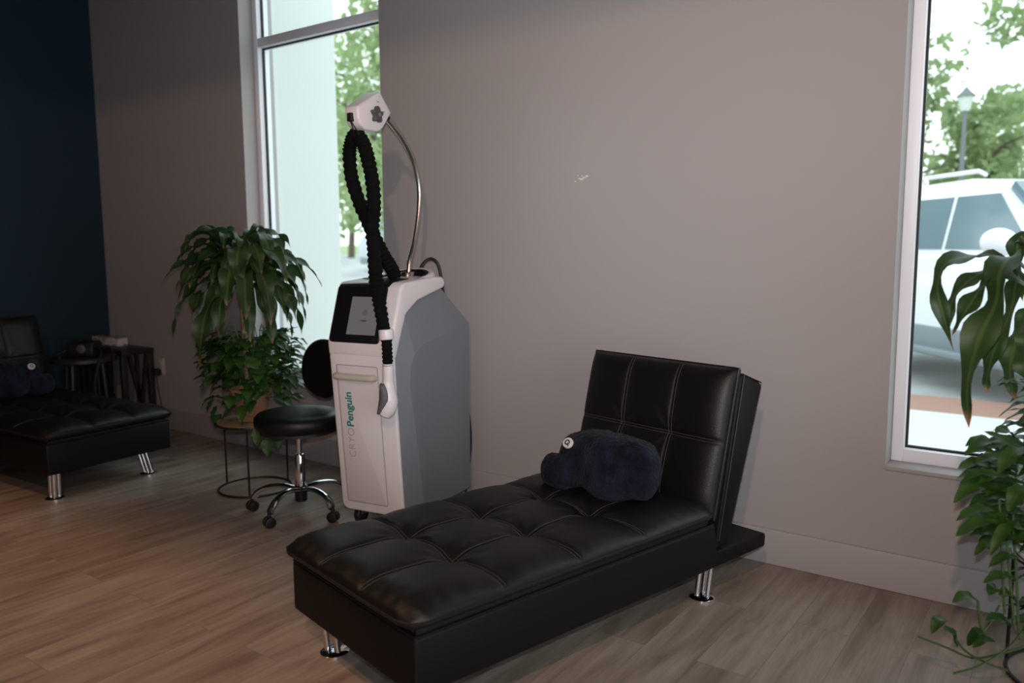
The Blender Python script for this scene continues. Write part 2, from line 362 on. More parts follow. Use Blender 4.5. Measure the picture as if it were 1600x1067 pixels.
def back_h(a, v):
    ea = min(a, BL_-a)/.10; ev = min(v+.0, .70-v)/.10
    f = lambda e: (1-(1-min(1, max(0, e)))**2.6)**(1/2.2)
    ff = f(ea)*f(ev)
    pa = panel(a, (0,)+BAS+(BL_,)); pv = panel(v, (0,)+BVS+(.70,))
    h = ff*(.040 + .011*math.sqrt(max(0, math.sin(PI*pa)*math.sin(PI*pv))))
    for b in BVS:
        r_ = math.hypot(a-BAS[0], v-b); th = math.atan2(v-b, a-BAS[0])
        h -= .010*math.exp(-(r_/.045)**2) - .0015*math.sin(9*th)*math.exp(-((r_-.07)/.04)**2)
        h -= .003*math.exp(-((v-b)/.008)**2)*ff
    h -= .007*math.exp(-((a-BAS[0])/.010)**2)*ff
    return h + .003*noise.noise((a*6, v*6, 3))*ff
def back_p(a, v, h): return B0 + BT*a + Vector((0, v, 0)) + BN*h
def lounge(label, loc, rz, legs):
    t = thing('chaise_lounge', label, 'chaise lounge', loc, rz, None)
    b = G().prism([(0, .155), (1.615, .152), (1.62, .205), (1.305, .212), (1.285, .3175), (0, .3175)], 0, .70, 1).build('base', M['leather_side'], t, bevel=.010)
    G().box((.015, .015, .317), (1.262, .685, .333)).build('plinth', M['blackm'], b, smooth=False)
    g = G(); zp = .3185
    g.tube([(0.004, .004, zp), (1.28, .004, zp)], .0028, 6); g.tube([(.004, .004, zp), (.004, .696, zp)], .0028, 6); g.tube([(.004, .696, zp), (1.28, .696, zp)], .0028, 6)
    g.tube([(.003, .003, .16), (.003, .003, zp)], .0025, 6)
    g.build('piping', M['piping'], b)
    # seat cushion
    nu, nv = 168, 96; g = G(); vs = []; fs = []
    for i in range(nu+1):
        for j in range(nv+1):
            u = CU0+(CU1-CU0)*i/nu; v = CV0+(CV1-CV0)*j/nv
            cu = min(i, nu-i)/nu*(CU1-CU0); cv = min(j, nv-j)/nv*(CV1-CV0)     # rounded corners
            k = max(0, 1-math.hypot(cu, cv)/.06)*.018
            uu = u + (k if i < nu/2 else -k); vv = v + (k if j < nv/2 else -k)
            vs.append((uu, vv, seat_h(u, v)))
    for i in range(nu):
        for j in range(nv):
            a = i*(nv+1)+j; fs.append((a, a+nv+1, a+nv+2, a+1))
    ring = [i*(nv+1) for i in range(nu+1)] + [nu*(nv+1)+j for j in range(1, nv+1)] + [i*(nv+1)+nv for i in range(nu-1, -1, -1)] + [j for j in range(nv-1, 0, -1)]
    base = len(vs); n = len(ring); cu, cv = (CU0+CU1)/2, .35
    for dz, ins in ((.352, .002), (.338, .030), (.330, .045)):
        for q in ring:
            x, y, z = vs[q]
            x = max(CU0+ins, min(CU1-ins, x)); y = max(CV0+ins, min(CV1-ins, y))
            vs.append((x, y, dz))
    prev = ring
    for L_ in range(3):
        cur = list(range(base+L_*n, base+(L_+1)*n))
        for k in range(n): fs.append((prev[k], prev[(k+1)%n], cur[(k+1)%n], cur[k]))
        prev = cur
    fs.append(tuple(prev))
    g.add(vs, fs); cush = g.build('seat_cushion', M['leather'], t, angle=180)
    g = G()
    rp_ = [vs[q] for q in ring][::2]
    g.tube([(x, y, z-.003) for x, y, z in rp_], .0045, 6, True); g.build('cushion_piping', M['piping'], cush)
    g = G()
    for o in (-.0065, .0065):
        for a in US: g.tube([(a+o, CV0+.012+(CV1-CV0-.024)*k/120, seat_h(a+o, CV0+.012+(CV1-CV0-.024)*k/120)+.0006) for k in range(121)], .0012, 4)
        for a in VS: g.tube([(CU0+.012+(CU1-CU0-.03)*k/200, a+o, seat_h(CU0+.012+(CU1-CU0-.03)*k/200, a+o)+.0006) for k in range(201)], .0012, 4)
    g.build('stitching', M['stitch'], cush)
    # backrest: wedge shaped shell with a padded cushion in front
    sh = G().prism([(1.298, .222), (1.372, .222), (1.566, .786), (1.545, .806), (1.448, .846), (1.43, .84)], .004, .696, 1).build('backrest', M['leather_side'], t, bevel=.008)
    na, nv2 = 84, 96; vs = []; fs = []; g = G()
    for i in range(na+1):
        for j in range(nv2+1):
            a = BL_*i/na; v = .70*j/nv2; vs.append(back_p(a, v, back_h(a, v)))
    for i in range(na):
        for j in range(nv2):
            q = i*(nv2+1)+j; fs.append((q, q+1, q+nv2+2, q+nv2+1))
    ring = [i*(nv2+1) for i in range(na+1)] + [na*(nv2+1)+j for j in range(1, nv2+1)] + [i*(nv2+1)+nv2 for i in range(na-1, -1, -1)] + [j for j in range(nv2-1, 0, -1)]
    base = len(vs); n = len(ring); prev = ring
    for L_, (dh, ins) in enumerate(((-.018, .002), (-.034, .022))):
        for q in ring:
            i, j = divmod(q, nv2+1); a = min(max(BL_*i/na, ins), BL_-ins); v = min(max(.7*j/nv2, ins), .7-ins); vs.append(back_p(a, v, dh))
        cur = list(range(base+L_*n, base+(L_+1)*n))
        for k in range(n): fs.append((prev[k], prev[(k+1)%n], cur[(k+1)%n], cur[k]))
        prev = cur
    fs.append(tuple(prev)); g.add(vs, fs); bc = g.build('back_cushion', M['leather'], t, angle=180)
    g = G(); g.tube([Vector(vs[q])+BN*-.002 for q in ring][::2], .0045, 6, True)
    g.tube([Vector((1.312, .002, .25)), Vector((1.445, .002, .842)), Vector((1.555, .002, .80))], .003, 6)
    g.build('cushion_piping', M['piping'], bc)
    g = G()
    for o in (-.0065, .0065):
        for v in BVS: g.tube([back_p(a_, v+o, back_h(a_, v+o)+.0006) for a_ in [.012+(BL_-.024)*k/90 for k in range(91)]], .0012, 4)
        g.tube([back_p(BAS[0]+o*.8, v_, back_h(BAS[0]+o*.8, v_)+.0006) for v_ in [.012+.676*k/110 for k in range(111)]], .0012, 4)
    g.build('stitching', M['stitch'], bc)
    for (fu, fv, lu, lv) in legs:
        g = G()
        for k in range(3):
            a = 2*PI*k/3+.5; dx, dy = .022*math.cos(a), .022*math.sin(a)
            g.tube([(fu+dx, fv+dy, .008), (fu+dx-lu, fv+dy-lv, .158)], .0105, 14)
        lg = g.build('leg', M['chrome'], t)
        G().lathe([(.047, 0), (.047, .008), (.040, .013), (.012, .016)], 28, (fu, fv, 0)).build('foot_disc', M['chrome'], lg)
    return t
YA = .2374
lounge('black tufted leather chaise lounge in the foreground, angled out from the grey wall', (-1.3369, -1.7888, 0), PI/2-YA,
       ((.10, .624, .012, -.006), (.10, .079, .012, .006), (1.30, .624, -.02, 0), (1.33, .082, -.025, .0)))
YB = R(-93)
sB = Vector((-math.cos(YB), math.sin(YB)))
lounge('black tufted leather chaise lounge at the left edge in front of the blue wall', (-4.275-.35*sB.x, -1.01-.35*sB.y, 0), PI/2-YB,
       ((.10, .624, 0, .004), (.11, .079, -.035, -.02), (1.33, .624, 0, 0), (1.33, .082, 0, 0)))

# ------------------------------------------------------------------ navy plush pillows
def pillow(label, par_loc, par_rz, loc, rz, tilt, mir=1):
    t = thing('plush_pillow', label, 'pillow', (0, 0, 0), 0)
    t.matrix_world = Matrix.Translation(par_loc) @ Matrix.Rotation(par_rz, 4, 'Z') @ Matrix.Translation(loc) @ Matrix.Rotation(rz, 4, 'Z') @ Matrix.Rotation(tilt, 4, 'X')
    # length along local x (left end carries the badge, -x is its left as seen from the foot of the lounge)
    vs = []; fs = []; nx, na = 72, 72; LX, RY, RZ = .215, .095, .122
    for i in range(nx+1):
        s = -1+2*i/nx; e = max(0, 1-abs(s)**3.2)**(1/2.4)
        for k in range(na):
            a = 2*PI*k/na; ca, sa = math.cos(a), math.sin(a)
            y = RY*e*math.copysign(abs(ca)**.8, ca); z = RZ*e*math.copysign(abs(sa)**.75, sa)
            x = s*LX
            if z < 0: z *= 1.0 + .12*math.sin(x*30+1)
            p = Vector((x, y, z))
            d = noise.noise(p*9+Vector((2, 1, 0)))*.016 + noise.noise(p*28)*.006 + noise.noise(p*75)*.0035 + noise.noise(p*160)*.0018
            p += Vector((0, ca, sa))*d*min(1, e*1.5)
            vs.append(p + Vector((0, 0, RZ)))
    for i in range(nx):
        for k in range(na): fs.append((i*na+k, i*na+(k+1)%na, (i+1)*na+(k+1)%na, (i+1)*na+k))
    G().add(vs, fs).build('cushion_body', M['plush'], t, angle=180)
    # the loose flap hanging from its left end
    vs = []; fs = []; nx, na = 24, 24
    for i in range(nx+1):
        s = -1+2*i/nx; e = max(0, 1-abs(s)**3)**.5
        for k in range(na):
            a = 2*PI*k/na; p = Vector((mir*(-.180+s*.085), -.050+.055*e*math.cos(a), .062+.066*e*math.sin(a)))
            p += Vector((0, math.cos(a), math.sin(a)))*(noise.noise(p*22)*.010+noise.noise(p*90)*.003)*e
            vs.append(p)
    for i in range(nx):
        for k in range(na): fs.append((i*na+k, i*na+(k+1)%na, (i+1)*na+(k+1)%na, (i+1)*na+k))
    G().add(vs, fs).build('flap', M['plush'], t, angle=180)
    Mx = Matrix.Translation((-.128*mir, -.094, .176)) @ Matrix.Rotation(R(8*mir), 4, 'Z') @ Matrix.Rotation(R(66), 4, 'X')
    bd = G().lathe([(.0205, -.006), (.0205, .003), (.019, .005)], 28, (0, 0, 0), Mx).build('badge', M['badge'], t)
    g = G()
    ringp = [Mx @ Vector((.0085*math.cos(q), .0085*math.sin(q), .006)) for q in [2*PI*k/24 for k in range(24)]]
    g.tube(ringp, .0026, 6, True); g.tube([Mx @ Vector((.003, -.004, .006)), Mx @ Vector((.010, -.014, .006))], .0022, 6)
    g.build('emblem', M['ink'], bd)
    return t
pillow('navy plush pillow with round white badge on the foreground chaise lounge', (-1.3369, -1.7888, 0), PI/2-YA, (1.035, .315, .392), R(-90)+R(3), R(-14))
pillow('navy plush pillow with round white badge on the chaise lounge by the blue wall', (-4.275-.35*sB.x, -1.01-.35*sB.y, 0), PI/2-YB, (1.06, .37, .392), R(-90), R(-16), -1)

# ------------------------------------------------------------------ cryotherapy machine
MO = (-2.808, -.690, 0); MZ = R(8.7)
mach = thing('cryotherapy_machine', 'white and grey cryotherapy machine with touchscreen and black hose, beside left window', 'medical machine', MO, MZ)
def S(d, z): return (.96*d, 1.3113+.96*(z-1.3113))
Wm = .355
zf0, zf1 = S(0, .035)[1], S(-.058, .81)[1]
# grey shell: outer outline near the centre, raised flat flank
flank = [(.118, .088), (.060, .45), (.015, .703), (.028, .79), (.061, .833), (.125, .868), (.211, .883), (.545, .931), (.540, .088)]
outer = [(.004, .088), (-.025, .45), (-.045, .74), (-.048, .82), (.043, 1.012), (.135, 1.066), (.365, 1.118), (.545, .972), (.540, .088)]
g = G(); n = len(outer)
for side in (1, -1):
    xo = Wm-.004 if side == 1 else .004; xf = Wm+.028 if side == 1 else -.028
    xi = Wm-.030 if side == 1 else .030
    vs = [(xi if k in (5, 6) else (xo-.012*side if k in (4, 7) else xo), d, z) for k, (d, z) in enumerate(outer)] + [(xf, d, z) for d, z in flank]
    vs[8] = (xf, *outer[8])
    g.add(vs, [tuple(range(n, 2*n))] + [(i, i+1, n+i+1, n+i) for i in range(n-1)] + [(8, 0, n, n+8)])
a0, b0 = 0, 2*n
g.f += [(a0+i, a0+(i+1)%n, b0+(i+1)%n, b0+i) for i in range(n)]
bmv = g.build('body', M['grey'], mach, angle=9)
# white front frame
g = G(); 
def fp(x, t, off=0):     # point on the slanting front plane, t 0 bottom..1 top
    d = .005+(-.058-.005)*t; z = zf0+(zf1-zf0)*t
    return (x, d-off, z)
def rrect(x0, x1, t0, t1, rx, rt, n=6):
    out = []
    for cx, ct, a0_ in ((x1-rx, t1-rt, 0), (x0+rx, t1-rt, 90), (x0+rx, t0+rt, 180), (x1-rx, t0+rt, 270)):
        for k in range(n+1):
            a = R(a0_+90*k/n); out.append((cx+rx*math.cos(a), ct+rt*math.sin(a)))
    return out
def plate(g, pts, off0, off1):
    n = len(pts); vs = [fp(x, t, off0) for x, t in pts] + [fp(x, t, off1) for x, t in pts]
    g.add(vs, [tuple(range(n))[::-1], tuple(range(n, 2*n))] + [(i, (i+1)%n, n+(i+1)%n, n+i) for i in range(n)])
plate(g, rrect(.004, Wm-.004, 0, 1.03, .035, .05), -.075, .014)
fpn = g.build('front_panel', M['white'], mach, bevel=.009, seg=3)
g = G(); plate(g, rrect(.042, .268, .062, .935, .008, .01), .0, .0155); dr = g.build('door', M['door'], mach, bevel=.004, seg=2)
g = G(); plate(g, rrect(.0385, .2705, .058, .938, .010, .012), .0, .0147); g.build('door_seam', M['seam'], fpn)
hz = .732
hpts = [(.048, -.045), (.048, -.072), (.066, -.085), (.232, -.085), (.250, -.072), (.250, -.045)]
g = G(); vs = []
hp = spline([(x, y, hz) for x, y in hpts], 5)
g.tube(hp, .0155, 12); g.build('handle', M['beige'], mach)
def text(body, size, parent, mtx, mt, name, offset=0, extrude=.0006):
    c = bpy.data.curves.new(name, 'FONT'); c.body = body; c.size = size; c.extrude = extrude; c.offset = offset; c.resolution_u = 3
    to = bpy.data.objects.new(name, c); COL.objects.link(to)
    me = bpy.data.meshes.new_from_object(to.evaluated_get(bpy.context.evaluated_depsgraph_get()))
    bpy.data.objects.remove(to); me.name = name
    me.transform(mtx); me.materials.clear(); me.materials.append(mt)
    o = bpy.data.objects.new(name, me); COL.objects.link(o); o.parent = parent
    return o
tilt = math.atan2(-.058-.005, zf1-zf0)
def on_door(x, t, off=.0160):
    p = fp(x, t, off)
    e1 = Vector((0, math.sin(tilt), math.cos(tilt)))       # text direction: up the door
    e2 = Vector((-1, 0, 0)); e3 = e1.cross(e2)
    mm = Matrix((e1, e2, e3)).transposed().to_4x4(); mm.translation = p
    return mm
text('°CRYO', .053, dr, on_door(.112, .322), M['gprint'], 'lettering', -.0009)
text('Penguin', .053, dr, on_door(.112, .548), M['teal'], 'lettering', .0012)
text('— — — — —', .012, dr, on_door(.134, .345), M['gprint'], 'lettering')
# head with console
hprof = [(-.074, .826), (-.079, .885), (.004, 1.128), (.03, 1.152), (.28, 1.170), (.355, 1.168), (.378, 1.140), (.365, 1.114), (.135, 1.064), (.043, 1.010), (-.045, .812)]
head = G().prism(hprof, 0, Wm, 0).build('console_head', M['white'], mach, bevel=.018, seg=4)
# black console panel following front slope and the top
def head_front(x, t, off):
    a = Vector((x, -.0745, .900)); b = Vector((x, .006, 1.136))
    nrm = Vector((0, -(b.z-a.z), b.y-a.y)).normalized()
    return a + (b-a)*t + nrm*off
pts = rrect(.014, .288, -.06, 1.0, .020, .06)
g = G(); n = len(pts); vs = [head_front(x, t, -.004) for x, t in pts] + [head_front(x, t, .005) for x, t in pts]
g.add(vs, [tuple(range(n))[::-1], tuple(range(n, 2*n))] + [(i, (i+1)%n, n+(i+1)%n, n+i) for i in range(n)])
con = g.build('console_panel', M['blackp'], head, bevel=.003, seg=2)
top = [(.016, .004), (.288, .004), (.292, .03), (.292, .16), (.28, .18), (.22, .19), (.12, .19), (.05, .19), (.018, .18)]
vs = [(x, d, 1.13+d*.07) for x, d in top] + [(x, d, 1.1535+max(0, d-.03)*.072) for x, d in top]; n = len(top)
vs[n] = (.016, .008, 1.141); vs[n+1] = (.288, .008, 1.141)
g = G(); g.add(vs, [tuple(range(n))[::-1]] + [(n, n+1, n+2, n+8)] + [tuple(range(n+2, n+9))] + [(i, (i+1)%n, n+(i+1)%n, n+i) for i in range(n)])
g.build('top_panel', M['blacktop'], head, bevel=.004, seg=2)
scr = rrect(.105, .262, .09, .79, .002, .004, 2)
g = G(); n = len(scr); vs = [head_front(x, t, .004) for x, t in scr] + [head_front(x, t, .0062) for x, t in scr]
g.add(vs, [tuple(range(n))[::-1], tuple(range(n, 2*n))] + [(i, (i+1)%n, n+(i+1)%n, n+i) for i in range(n)])
so = g.build('screen', M['screen'], head, smooth=False)
def disc(g, cx, ct, rx, rt, off, n=20, egg=0):
    vs = [head_front(cx+rx*math.cos(2*PI*k/n)*(1-egg*math.sin(2*PI*k/n)), ct+rt*math.sin(2*PI*k/n), off) for k in range(n)]
    g.add(vs, [tuple(range(n))])
g = G(); disc(g, .190, .50, .014, .060, .0068, egg=.25); g.build('screen_icon', M['icon'], so, smooth=False)
g = G(); 
vs = [head_front(x, t, .0068) for x, t in ((.172, .335), (.205, .335), (.205, .36), (.172, .36))]; g.add(vs, [(0, 1, 2, 3)])
g.build('screen_text', M['icon2'], so, smooth=False)
# raised white U rim round the rear of the well, with the dark cup inside
wc = (.198, .262)
def collar(prof, name, mt):        # ring whose top leans up towards the back; prof: (radius, fixed z or None, drop)
    n = 56; vs = []; fs = []
    for r_, zz, dz in prof:
        for k in range(n):
            a = 2*PI*k/n; x = wc[0]+r_*1.06*math.cos(a); y = wc[1]+r_*math.sin(a)
            vs.append((x, y, zz if zz else 1.151 + max(0, (y-.15))/.24*.058 - dz))
    for i in range(len(prof)-1):
        for k in range(n): fs.append((i*n+k, i*n+(k+1)%n, (i+1)*n+(k+1)%n, (i+1)*n+k))
    fs.append(tuple((len(prof)-1)*n+k for k in range(n)))
    return G().add(vs, fs).build(name, mt, head, angle=180)
collar([(.136, 1.10, 0), (.138, None, .022), (.133, None, .008), (.122, None, 0), (.110, None, .001), (.106, None, .005), (.106, 1.12, 0)], 'rim', M['white'])
collar([(.108, None, .002), (.102, None, .001), (.098, None, .006), (.094, 1.135, 0), (.03, 1.130, 0)], 'hose_well', M['blacktop'])
g = G().lathe([(.034, 1.12), (.034, 1.185), (.030, 1.190), (.026, 1.186)], 24, (.19, .30, 0)); g.build('pole_socket', M['steel'], mach)
# steel pole, its holder and knob
pole = spline([(.19, .300, 1.15), (.19, .318, 1.24), (.19, .364, 1.326+.01), (.19, .405, 1.48), (.19, .411, 1.604), (.19, .365, 1.722), (.19, .275, 1.817), (.19, .165, 1.888)], 8)
po = G().tube(pole, .0125, 16).build('hose_pole', M['steel'], mach)
hold = G().prism([(-.095, 1.905), (-.095, 1.855), (-.078, 1.828), (-.045, 1.812), (.045, 1.812), (.082, 1.832), (.150, 1.908), (.066, 1.992), (.03, 1.975)], .150, .225, 0).build('hose_holder', M['white'], mach, bevel=.012, seg=4)
g = G(); vs = []
n = 60
prof = [.030*(1+.24*math.cos(5*2*PI*k/n)) for k in range(n)]
for x, sc_ in ((.22, 1), (.24, 1), (.246, .86)):
    vs += [(x, .026+sc_*prof[k]*math.cos(2*PI*k/n+.3), 1.884+sc_*prof[k]*math.sin(2*PI*k/n+.3)) for k in range(n)]
fs = [tuple(range(2*n, 3*n))] + [(r_*n+k, r_*n+(k+1)%n, (r_+1)*n+(k+1)%n, (r_+1)*n+k) for r_ in (0, 1) for k in range(n)]
g.add(vs, fs); kn = g.build('knob', M['knob'], hold)
Mx = Matrix.Translation((.246, .026, 1.884)) @ Matrix.Rotation(R(90), 4, 'Y')
G().lathe([(.010, 0), (.010, .003), (.006, .004)], 16, (0, 0, 0), Mx).build('knob_cap', M['steel'], kn)
for yy, zz in ((.045, 1.942), (.085, 1.905)):
    G().box((.224, yy-.008, zz-.0025), (.2256, yy+.008, zz+.0025)).build('holder_mark', M['gprint'], hold, smooth=False)
G().box((.172, -.108, 1.842), (.198, -.088, 1.878)).build('hook', M['blackm'], hold, bevel=.004)
g = G(); g.tube(spline([(.185, -.100, 1.85), (.180, -.075, 1.81), (.160, -.045, 1.775)], 5), .0025, 6); g.tube(spline([(.185, -.100, 1.85), (.190, -.065, 1.81), (.200, -.03, 1.765)], 5), .0025, 6)
g.build('cord_loop', M['blackm'], hold)
A = [(0.125,-0.02,1.768),(0.113,-0.02,1.719),(0.112,-0.01,1.623),(0.139,0.0,1.519),(0.169,0.03,1.412),(0.186,0.08,1.312),(0.186,0.14,1.244),(0.175,0.2,1.195),(0.167,0.23,1.14)]
Bp = [(0.198,-0.03,1.755),(0.228,-0.04,1.684),(0.256,-0.05,1.587),(0.267,-0.06,1.485),(0.271,-0.08,1.392),(0.289,-0.095,1.298),(0.300,-0.105,1.205),(0.315,-0.115,1.134),(0.334,-0.125,1.058),(0.358,-0.135,0.973),(0.374,-0.14,0.931),(0.377,-0.14,0.865),(0.375,-0.135,0.800)]
hpath = spline(A[::-1] + [(.158, -.027, 1.798)] + Bp, 14)
g = G(); random.seed(3)
rnd = [random.random() for _ in range(400)]
g.tube(hpath, lambda s: (.030 - .008*smooth01((s-.75)/.2))*(1+.10*math.sin(s*520)+.08*(rnd[int(s*380)]-.5)), 16)
hose = g.build('hose', M['fabric'], mach)
G().tube([(.372, -.139, .962), (.3755, -.14, .918)], .032, 18).build('hose_band', M['white'], hose, bevel=.005)
# white applicator nozzle with its grey concave mouth
nz = spline([(.375, -.135, .815), (.374, -.134, .76), (.371, -.132, .72), (.374, -.130, .675), (.370, -.130, .63), (.350, -.134, .592)], 6)
def nrad(s):
    return .024+.006*smooth01((s-.25)/.2)+.008*smooth01((s-.5)/.2) - .006*smooth01((s-.85)/.15)
no = G().tube(nz, nrad, 20).build('nozzle', M['white'], mach, bevel=.004)
vs = []; fs = []; nI, nK = 14, 10
for i in range(nI+1):
    s = i/nI; z = .725-.125*s; wd = .030*math.sin(PI*min(1, s*.95+.03))**.6
    for k in range(nK+1):
        q = -1+2*k/nK; x = .360 + .018*math.sin(PI*s) - .018*s + q*wd*.62
        y = -.1685 + .012*q*q - .0035*math.sin(PI*s)
        vs.append((x, y, z + .006*q*q))
for i in range(nI):
    for k in range(nK): a = i*(nK+1)+k; fs.append((a, a+1, a+nK+2, a+nK+1))
g = G().add(vs, fs); mo_ = g.build('nozzle_mouth', M['nozzle'], no, angle=180)
so_ = mo_.modifiers.new('s', 'SOLIDIFY'); so_.thickness = .012; so_.offset = 0
for cx, cy in ((.05, .07), (Wm-.05, .07), (.05, .52), (Wm-.05, .52)):
    g = G(); Mx = Matrix.Translation((cx, cy, .042)) @ Matrix.Rotation(R(90), 4, 'Y')
    g.lathe([(.036, -.016), (.042, -.010), (.042, .010), (.036, .016)], 24, (0, 0, 0), Mx)
    cst = g.build('caster', M['blackm'], mach)
    G().box((cx-.022, cy-.02, .045), (cx+.022, cy+.02, zf0+.01)).build('caster_fork', M['steel'], cst, bevel=.004)
g = G(); cb = g; g.tube(spline([(.19, .36, 1.15), (.205, .41, 1.225), (.235, .43, 1.25), (.27, .44, 1.228), (.285, .45, 1.15), (.285, .47, 1.04)], 6), .008, 8)
g.build('signal_cable', M['blackm'], mach); g = G()
g.tube(spline([(.34, .585, .50), (.350, .597, .42), (.355, .597, .30), (.350, .58, .16), (.34, .56, .03)], 6), .006, 8)
g.build('power_cable', M['blackm'], mach)

# ------------------------------------------------------------------ rolling stool
SC = Vector((-3.129, -.676, 0))
stool = thing('rolling_stool', 'black round rolling stool with low backrest and chrome star base, beside machine', 'stool', SC)
zs = .512
G().lathe([(.05, zs-.088), (.185, zs-.086), (.205, zs-.075), (.212, zs-.050), (.210, zs-.026), (.195, zs-.010), (.16, zs-.002), (.08, zs+.002), (.01, zs+.003)], 56).build('seat', M['leather'], stool, angle=180)
G().lathe([(.09, zs-.10), (.185, zs-.10), (.185, zs-.086), (.09, zs-.086)], 40).build('seat_plate', M['blackm'], stool)
G().lathe([(.0135, .27), (.0135, zs-.09)], 20).build('gas_piston', M['chrome'], stool)
G().lathe([(.020, .10), (.025, .105), (.025, .285), (.020, .295), (.014, .296)], 24).build('gas_column', M['chrome'], stool)
G().lathe([(.022, .055), (.030, .06), (.032, .115), (.036, .125), (.030, .135), (.02, .137)], 24).build('hub', M['blackp'], stool)
for k in range(5):
    a = R(-151.7+4+72*k); dx, dy = math.cos(a), math.sin(a)
    def ap(r_, z): return Vector((dx*r_, dy*r_, z))
    pts = spline([ap(.02, .118), ap(.09, .132), ap(.16, .125), ap(.215, .100), ap(.243, .068)], 7)
    g = G(); n = 12; vs = []; fs = []
    px, py = -dy, dx
    for i, p in enumerate(pts):
        s = i/(len(pts)-1); wd = .0215-.004*s; th = .0135-.002*s
        for q in range(n):
            t_ = 2*PI*q/n; vs.append(p + Vector((px, py, 0))*wd*math.cos(t_) + Vector((0, 0, 1))*th*math.sin(t_)*(1 if s < .8 else 1) + Vector((dx, dy, 0))*th*math.sin(t_)*s)
    for i in range(len(pts)-1):
        for q in range(n): fs.append((i*n+q, i*n+(q+1)%n, (i+1)*n+(q+1)%n, (i+1)*n+q))
    fs += [tuple(range(n)), tuple((len(pts)-1)*n+q for q in range(n))]
    g.add(vs, fs); arm = g.build('base_arm', M['chrome'], stool)
    g = G(); ca = a + (.9, -.5, .4, 1.3, -.7)[k]; ax, ay = -math.sin(ca), math.cos(ca)
    rot = Vector((ax, ay, 0)).to_track_quat('Z', 'Y').to_matrix().to_4x4()
    for o in (-.013, .013):
        g.lathe([(.018, -.010), (.0255, -.007), (.0265, 0), (.0255, .007), (.018, .010)], 22, (0, 0, 0), Matrix.Translation(ap(.25, .0268)+Vector((ax, ay, 0))*o) @ rot)
    g.tube([ap(.25, .030), ap(.247, .075)], .009, 10)
    g.build('caster', M['blackm'], stool)
bd = Vector((.10, .995, 0)).normalized(); bxp = Vector((bd.y, -bd.x, 0))
vs = []; fs = []; nI, nK = 14, 48
bc_ = bd*.215 + Vector((-.045, -.02, .695))
nrm = (bd*-1 + Vector((0, 0, .12))).normalized(); upv = bxp.cross(nrm) * -1
if upv.z < 0: upv = -upv
for side in (1, -1):
    for i in range(nI+1):
        r_ = i/nI; hgt = .026*(max(0, 1-r_**3.5))**.5*side
        for k in range(nK):
            q = 2*PI*k/nK; cx_ = math.copysign(abs(math.cos(q))**.9, math.cos(q)); cz_ = math.copysign(abs(math.sin(q))**.85, math.sin(q))
            xx = .165*r_*cx_; zz = .150*r_*cz_
            vs.append(bc_ + bxp*xx + upv*zz + nrm*(hgt + .35*xx*xx*2))
for sd in range(2):
    b_ = sd*(nI+1)*nK
    for i in range(nI):
        for k in range(nK): fs.append((b_+i*nK+k, b_+i*nK+(k+1)%nK, b_+(i+1)*nK+(k+1)%nK, b_+(i+1)*nK+k))
bk = G().add(vs, fs).build('backrest', M['leather'], stool, angle=180)
g = G(); g.tube(spline([Vector((0, .05, zs-.095)), Vector((.02, .20, zs-.10)), bd*.262+Vector((-.02, 0, zs-.03)), bd*.262+Vector((-.045, -.02, .70))], 8), .012, 10)
g.build('backrest_bracket', M['bmetal'], stool)

# ------------------------------------------------------------------ plants
def leaf(g, pts, width, up_hint=(0, 0, 1), fold=.18, wave=.0, shape='strap', seed=0, nseg=14, twist=0):
    P = spline(pts, max(2, nseg//(len(pts)-1))); N = len(P); b = len(g.v); rr = random.Random(seed); ph = rr.random()*6
    upv = Vector(up_hint)
    for i, p in enumerate(P):
        s = i/(N-1)
        t = (P[min(i+1, N-1)] - P[max(i-1, 0)]).normalized()
        sd = t.cross(upv)
        if sd.length < 1e-3: sd = t.cross(Vector((1, 0, 0)))
        sd.normalize(); nr = sd.cross(t)
        if twist: 
            sd = sd*math.cos(twist*s)+nr*math.sin(twist*s); nr = sd.cross(t)
        if shape == 'strap': wd = width*(.30+.70*smooth01(s/.35))*(1-max(0, (s-.62)/.38)**2.0)
        elif shape == 'heart': wd = width*max(.02, (math.sin(PI*min(1, s*.93+.07)**.62))**.8)
        else: wd = width*max(.02, math.sin(PI*(s*.95+.04))**.8)
        wd = max(wd, .0012)
        wv = wave*math.sin(s*17+ph)*wd
        for k, q in enumerate((-1, -.5, 0, .5, 1)):
            off = sd*(wd*.5*q) + nr*(abs(q)*fold*wd*.5 + (wv*q*q if q < 0 else -wv*q*q))
            g.v.append(tuple(p+off)); g.uv[b+i*5+k] = ((q+1)/2, s)
    for i in range(N-1):
        for k in range(4): a = b+i*5+k; g.f.append((a, a+1, a+6, a+5))
def arch_leaf(g, base, az, el, length, droop, width, seed, wave=.25):
    """strap leaf leaving base at azimuth/elevation and bending down under its weight"""
    p = Vector(base); d = Vector((math.cos(az)*math.cos(el), math.sin(az)*math.cos(el), math.sin(el))); pts = [p.copy()]
    n = 7; st = length/n
    for i in range(n):
        p = p + d*st; pts.append(p.copy()); d = (d + Vector((0, 0, -droop*(.5+.9*i/n)))).normalized()
    leaf(g, pts, width, (0, 0, 1), .25, wave, 'strap', seed, 21)
